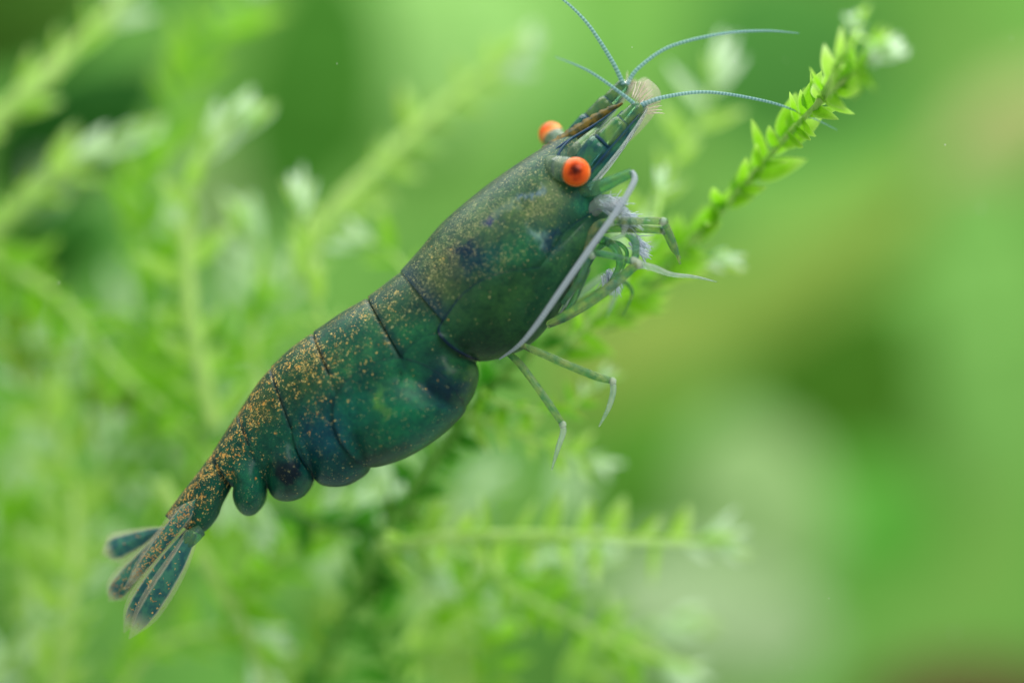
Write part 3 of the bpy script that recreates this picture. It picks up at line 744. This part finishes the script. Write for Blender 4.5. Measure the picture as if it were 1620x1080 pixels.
def frond(label, pts, L=.62, step=.17, kind='fresh', stem='green', r=.05, single=False, group=None, tipn=5, spread=52, planar=.35, name='moss_frond', seed=0, cat='moss'):
    rnd = random.Random(seed * 131 + int(pts[0][0] * 7 + pts[-1][1]))
    P3 = [W(*p) for p in pts]
    t = thing(name, label, cat, P3[0], group)
    n = max(12, len(pts) * 10)
    q = [Vector(a) for a in catmull([tuple(p) for p in P3], n)]
    tube('stem', q[::3] + [q[-1]], [lerp(r, r * .45, i / (len(q[::3]))) for i in range(len(q[::3]) + 1)], SM[stem], t, 8, n)
    seg = [(q[i + 1] - q[i]).length for i in range(n - 1)]; total = sum(seg)
    mats = []
    s = step * .5; side = 1
    while s < total:
        acc = 0
        for i in range(n - 1):
            if acc + seg[i] >= s: break
            acc += seg[i]
        c = q[i].lerp(q[i + 1], (s - acc) / seg[i]); tan = (q[i + 1] - q[i]).normalized()
        view = Vector((0, -1, 0)); lat = tan.cross(view).normalized(); nor = lat.cross(tan).normalized()
        frac = s / total
        tipness = max(0, 1 - (total - s) / (L * 1.3))
        roll = rnd.gauss(0, planar * 1.2)
        a = R(rnd.gauss(spread, 13)) * (1 - .55 * tipness)
        dirv = tan * math.cos(a) + (lat * side * math.cos(roll) + nor * math.sin(roll)) * math.sin(a)
        dirv.normalize()
        nn = nor - dirv * nor.dot(dirv); nn = (nn.normalized() + Vector((rnd.gauss(0, .35), rnd.gauss(0, .2), rnd.gauss(0, .35))))
        nn = (nn - dirv * nn.dot(dirv)).normalized()
        ll = L * rnd.uniform(.6, 1.2) * lerp(1, .8, tipness)
        m = Matrix.Identity(4); b = nn.cross(dirv); wf = ll * rnd.uniform(.65, 1.25); cf = ll * rnd.uniform(-.6, 1.6)
        for k in range(3): m[k][0], m[k][1], m[k][2], m[k][3] = dirv[k] * ll, b[k] * wf, nn[k] * cf, c[k] - t.location[k]
        mats.append((m, 'tip' if tipness > .35 and tipn else kind, rnd.randrange(3)))
        side = -side; s += step * rnd.uniform(.8, 1.2)
    for k in range(tipn):                                   # closed bud at the tip
        tan = (q[-1] - q[-3]).normalized(); view = Vector((0, -1, 0)); lat = tan.cross(view).normalized(); nor = lat.cross(tan)
        an_ = 2 * PI * k / tipn; a = R(rnd.uniform(6, 34))
        dirv = tan * math.cos(a) + (lat * math.cos(an_) + nor * math.sin(an_)) * math.sin(a); dirv.normalize()
        nn = nor - dirv * nor.dot(dirv); nn.normalize(); b = nn.cross(dirv); ll = L * rnd.uniform(.55, 1.0); c = q[-3 - (k % 2) * 2]
        m = Matrix.Identity(4)
        for z in range(3): m[z][0], m[z][1], m[z][2], m[z][3] = dirv[z] * ll, b[z] * ll, nn[z] * ll, c[z] - t.location[z]
        mats.append((m, 'tip' if k % 3 else 'pale', 2))
    if single:
        for m, kd, vi in mats:
            o = bpy.data.objects.new('leaf', LV[kd][vi]); sc.collection.objects.link(o); o.parent = t; o.matrix_basis = m
    else:
        gv, gf, ga, ge = leaf_geo(); V, F, A, E, MI = [], [], [], [], []
        kinds = sorted({kd for _, kd, _ in mats})
        for m, kd, vi in mats:
            o = len(V); V += [m @ Vector(p) for p in gv]; F += [tuple(x + o for x in p) for p in gf]; A += ga; E += ge; MI += [kinds.index(kd)] * len(gf)
        me = bpy.data.meshes.new('leaves'); me.from_pydata(V, [], F)
        me.polygons.foreach_set('use_smooth', [True] * len(F))
        for k, vals in (('along', A), ('edge', E)):
            at = me.attributes.new(k, 'FLOAT', 'POINT'); at.data.foreach_set('value', vals)
        for kd in kinds: me.materials.append(LM[kd])
        me.polygons.foreach_set('material_index', MI); me.update()
        o = link('leaves', me, None, t); o['kind'] = 'stuff'
    return t

# fronds near the focus: every leaf its own piece
frond('leafy moss shoot rising from the feeding legs past the antennule whip to a whitish tip',
      [(960, 520, 3.4), (1040, 440, 2.8), (1110, 365, 2.0), (1180, 290, 1.2), (1245, 215, .5), (1315, 145, -1.0), (1400, 75, -3.6)], L=.80, step=.115, kind='fresh', stem='pale', r=.08, single=True, spread=32, tipn=9, planar=.9)
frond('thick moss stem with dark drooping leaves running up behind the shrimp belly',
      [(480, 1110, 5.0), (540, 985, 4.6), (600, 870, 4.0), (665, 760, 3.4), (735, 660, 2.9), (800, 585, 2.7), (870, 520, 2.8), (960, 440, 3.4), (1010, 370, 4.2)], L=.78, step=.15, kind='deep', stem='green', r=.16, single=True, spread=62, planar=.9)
frond('short side shoot with a pale tip hanging under the walking legs',
      [(735, 655, 2.6), (800, 680, 2.7), (870, 708, 3.2), (950, 735, 4.2)], L=.6, step=.27, kind='pale', stem='pale', r=.06, single=True, spread=50)
frond('horizontal moss branch with pale stem, comb-like leaves and whitish forked tip',
      [(600, 865, 3.4), (720, 850, 3.2), (850, 846, 3.2), (1000, 852, 3.8), (1140, 858, 4.4)], L=.85, step=.27, kind='pale', stem='pale', r=.11, single=True, spread=76, tipn=9)
frond('moss branch slanting down to the lower edge below the horizontal one',
      [(640, 800, 3.6), (720, 860, 3.8), (810, 930, 4.0), (920, 990, 4.6), (1090, 1070, 5.0)], L=.85, step=.29, kind='fresh', stem='pale', r=.085, single=True, spread=66)
frond('small moss shoot with one pale upright tip above the shrimp back',
      [(530, 560, 4.0), (500, 480, 4.0), (478, 400, 4.0), (474, 310, 4.2)], L=.75, step=.36, kind='pale', stem='pale', r=.06, single=True, spread=30)
frond('low tuft of moss leaves just behind the dark stripe of the carapace',
      [(690, 520, 3.5), (650, 440, 4.0), (610, 395, 4.4), (560, 380, 5.0)], L=.7, step=.26, kind='fresh', stem='pale', r=.05, single=True, spread=55)
frond('leafy shoot with broad pale leaves behind the antennal scales',
      [(985, 470, 4.5), (1020, 360, 4.8), (1060, 270, 5.0), (1110, 190, 5.4), (1135, 110, 5.6)], L=1.0, step=.40, kind='pale', stem='pale', r=.06, single=True, spread=50)
frond('moss shoot with fresh leaves between the feeding legs and the swept leaf',
      [(880, 570, 2.4), (940, 510, 2.2), (1010, 450, 2.1), (1080, 405, 2.2), (1140, 410, 2.6)], L=.68, step=.26, kind='fresh', stem='green', r=.05, single=True, spread=60, planar=.6)

frond('crisp moss spray directly behind the feeding legs',
      [(900, 545, 1.9), (960, 480, 1.7), (1010, 410, 1.7), (1040, 340, 2.0), (1045, 290, 2.6)], L=.6, step=.17, kind='fresh', stem='pale', r=.05, single=True, spread=48, planar=.9)
frond('crisp moss sprig curling below the last walking leg',
      [(760, 620, 2.4), (800, 640, 2.2), (850, 650, 2.2), (905, 640, 2.6), (950, 600, 3.0)], L=.58, step=.2, kind='fresh', stem='pale', r=.05, single=True, spread=58, planar=.8)
frond('pale side twig forking from the moss shoot towards its whitish tip',
      [(1290, 170, -.4), (1318, 120, -1.4), (1340, 75, -2.6), (1352, 35, -3.4)], L=.62, step=.16, kind='pale', stem='pale', r=.055, single=True, spread=32, planar=.8, tipn=7)

# softer fronds further back
BACK = [
 ('thick pale moss branch crossing the upper left corner', [(-60, 235, 6), (40, 150, 6), (120, 75, 6.5), (220, -30, 7)], 1.2, .48, 'pale', 'pale', .27),
 ('pale moss branch arching left beneath the very dark shade sheet', [(-40, 390, 6), (50, 310, 6), (120, 260, 6), (190, 225, 6)], 1.1, .40, 'pale', 'pale', .19),
 ('upright yellow green moss stem left of the white tip', [(250, 720, 6.5), (225, 520, 6.5), (235, 330, 7), (280, 170, 7.5), (350, 40, 8), (420, -40, 9)], 1.1, .30, 'fresh', 'green', .14),
 ('upright moss stem ending in a bright white forked tip', [(340, 680, 4.6), (305, 520, 4.6), (295, 380, 4.8), (310, 270, 5), (370, 195, 5.2)], 1.1, .38, 'pale', 'pale', .18),
 ('long pale moss branch arching up beside the pale yellow leaf', [(470, 440, 6), (520, 340, 6), (610, 250, 6.5), (710, 160, 7), (820, 80, 7.5)], .8, .36, 'pale', 'pale', .19),
 ('pale moss branch descending from the left edge towards the shrimp tail', [(-30, 400, 6), (90, 470, 5.6), (190, 590, 5.4), (300, 680, 5), (400, 820, 4.6)], 1.0, .26, 'fresh', 'pale', .12),
 ('olive moss branch low on the left edge', [(-40, 520, 6), (60, 560, 6.5), (140, 640, 7), (200, 740, 7)], 1.1, .34, 'olive', 'green', .12),
 ('pale moss branch rising steeply behind the tail fan', [(90, 1100, 5), (110, 960, 5), (120, 820, 5.5), (90, 680, 6), (40, 560, 6.5)], 1.0, .34, 'pale', 'pale', .16),
 ('fresh moss branch running from the tail fan down to the lower edge', [(250, 760, 4.5), (320, 880, 4.5), (380, 980, 4.5), (430, 1100, 4.5)], .95, .34, 'fresh', 'pale', .18),
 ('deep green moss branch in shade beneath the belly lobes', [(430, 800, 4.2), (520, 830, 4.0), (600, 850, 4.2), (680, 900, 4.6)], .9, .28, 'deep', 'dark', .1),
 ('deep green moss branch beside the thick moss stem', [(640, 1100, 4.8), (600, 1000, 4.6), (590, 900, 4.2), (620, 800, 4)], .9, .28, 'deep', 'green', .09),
 ('pale whitish moss branch in the lower left corner', [(-30, 1090, 6), (40, 1010, 6), (110, 940, 6), (160, 870, 6.5)], 1.0, .36, 'tip', 'pale', .1),
 ('fresh moss branch rising from the lower edge under the slanting branch', [(760, 1110, 5), (800, 1010, 5), (860, 930, 5.2), (930, 880, 5.4)], .9, .32, 'fresh', 'green', .09),
 ('pale moss branch at the lower edge below the whitish leaf', [(880, 1110, 6), (930, 1040, 6.4), (1000, 1000, 6.5), (1080, 985, 7)], .9, .34, 'pale', 'green', .09),
 ('fresh moss branch filling the space behind the tail segments', [(180, 700, 6), (260, 640, 6), (340, 560, 6), (420, 500, 6.5), (470, 430, 7)], 1.0, .34, 'fresh', 'green', .1),
 ('moss branch with bright leaves between tail fan and left edge', [(-20, 860, 7), (70, 800, 7), (160, 760, 6.5), (240, 680, 6.5)], 1.0, .34, 'fresh', 'green', .1),
]
for i, (lb, pts, L, st, kd, sm, r) in enumerate(BACK):
    frond(lb, pts, L, st * .85, kd, sm, r * .85, seed=i + 3, tipn=9, group='blurred moss branches behind the shrimp', planar=.6)
MID = [('pale', 'loose pale moss spray behind the tail fan', [(20, 980, 6), (90, 900, 6), (150, 800, 6.2), (170, 700, 6.5)]),
 ('fresh', 'bright moss spray between the upright stem and the shrimp back', [(420, 640, 5), (400, 540, 5.2), (420, 440, 5.6), (400, 360, 6)]),
 ('fresh', 'bright moss spray below the belly lobes', [(360, 960, 5), (420, 900, 5), (480, 860, 5), (560, 800, 4.8)]),
 ('pale', 'pale moss spray at the lower edge near the thick moss stem', [(560, 1110, 5.5), (640, 1040, 5.5), (720, 1000, 5.5), (800, 960, 6)]),
 ('fresh', 'bright moss spray under the middle of the horizontal branch', [(660, 1000, 5), (720, 940, 5), (790, 890, 5), (880, 900, 5.4)]),
 ('fresh', 'bright moss spray at the lower edge below the tail fan', [(180, 1110, 5.5), (240, 1030, 5.5), (320, 1000, 5.8), (400, 1010, 6)])]
for i, (kd, lb, pts) in enumerate(MID):
    frond(lb, pts, 1.0, .24, kd, 'pale', .09, seed=90 + i, group='loose moss sprays behind the shrimp', planar=.8, tipn=8)
# the moss bed further back: many look-alike blurred shoots
rb = random.Random(21)
for i in range(20):
    x = rb.uniform(-80, 760); y0 = rb.uniform(600, 1200); d = rb.uniform(9, 18)
    if x > 420 and y0 < 800: y0 += 260
    h = rb.uniform(220, 380); lean = rb.uniform(-120, 160)
    pts = [(x, y0, d), (x + lean * .3, y0 - h * .35, d + .4), (x + lean * .6, y0 - h * .7, d + .8), (x + lean, y0 - h, d + 1.2)]
    kd = rb.choice(['deep', 'deep', 'fresh', 'olive']); word = {'fresh': 'bright green', 'deep': 'dark green', 'olive': 'olive yellow'}[kd]
    frond('hazy ' + word + ' moss shoot in the bed far behind the tail', pts, 1.3, .4, kd, rb.choice(['green', 'pale']), .13,
          group='hazy ' + word + ' moss bed', seed=50 + i, planar=.8)
# motes drifting in the water
v, f = [], []
for i in range(20):
    c = W(random.uniform(0, 1620), random.uniform(0, 1080), random.uniform(-1.5, 2.5)) if i > 3 else W(*((1162, 98, -.4), (1000, 75, -.4), (1552, 330, 3), (1510, 1000, 4))[i])
    vv, ff, _ = sphere_geo(c, random.uniform(.006, .012) * (2.2 if 1 < i < 4 else 1), Vector((1, 0, 0)), 7, 5); o = len(v)
    v += vv; f += [tuple(x + o for x in q) for q in ff]
mo = mesh('floating_motes', v, f, mat_plain('mote', (.7, .72, .66)))
mo['kind'] = 'stuff'; mo['label'] = 'tiny pale specks drifting in the water around the shrimp'; mo['category'] = 'specks'
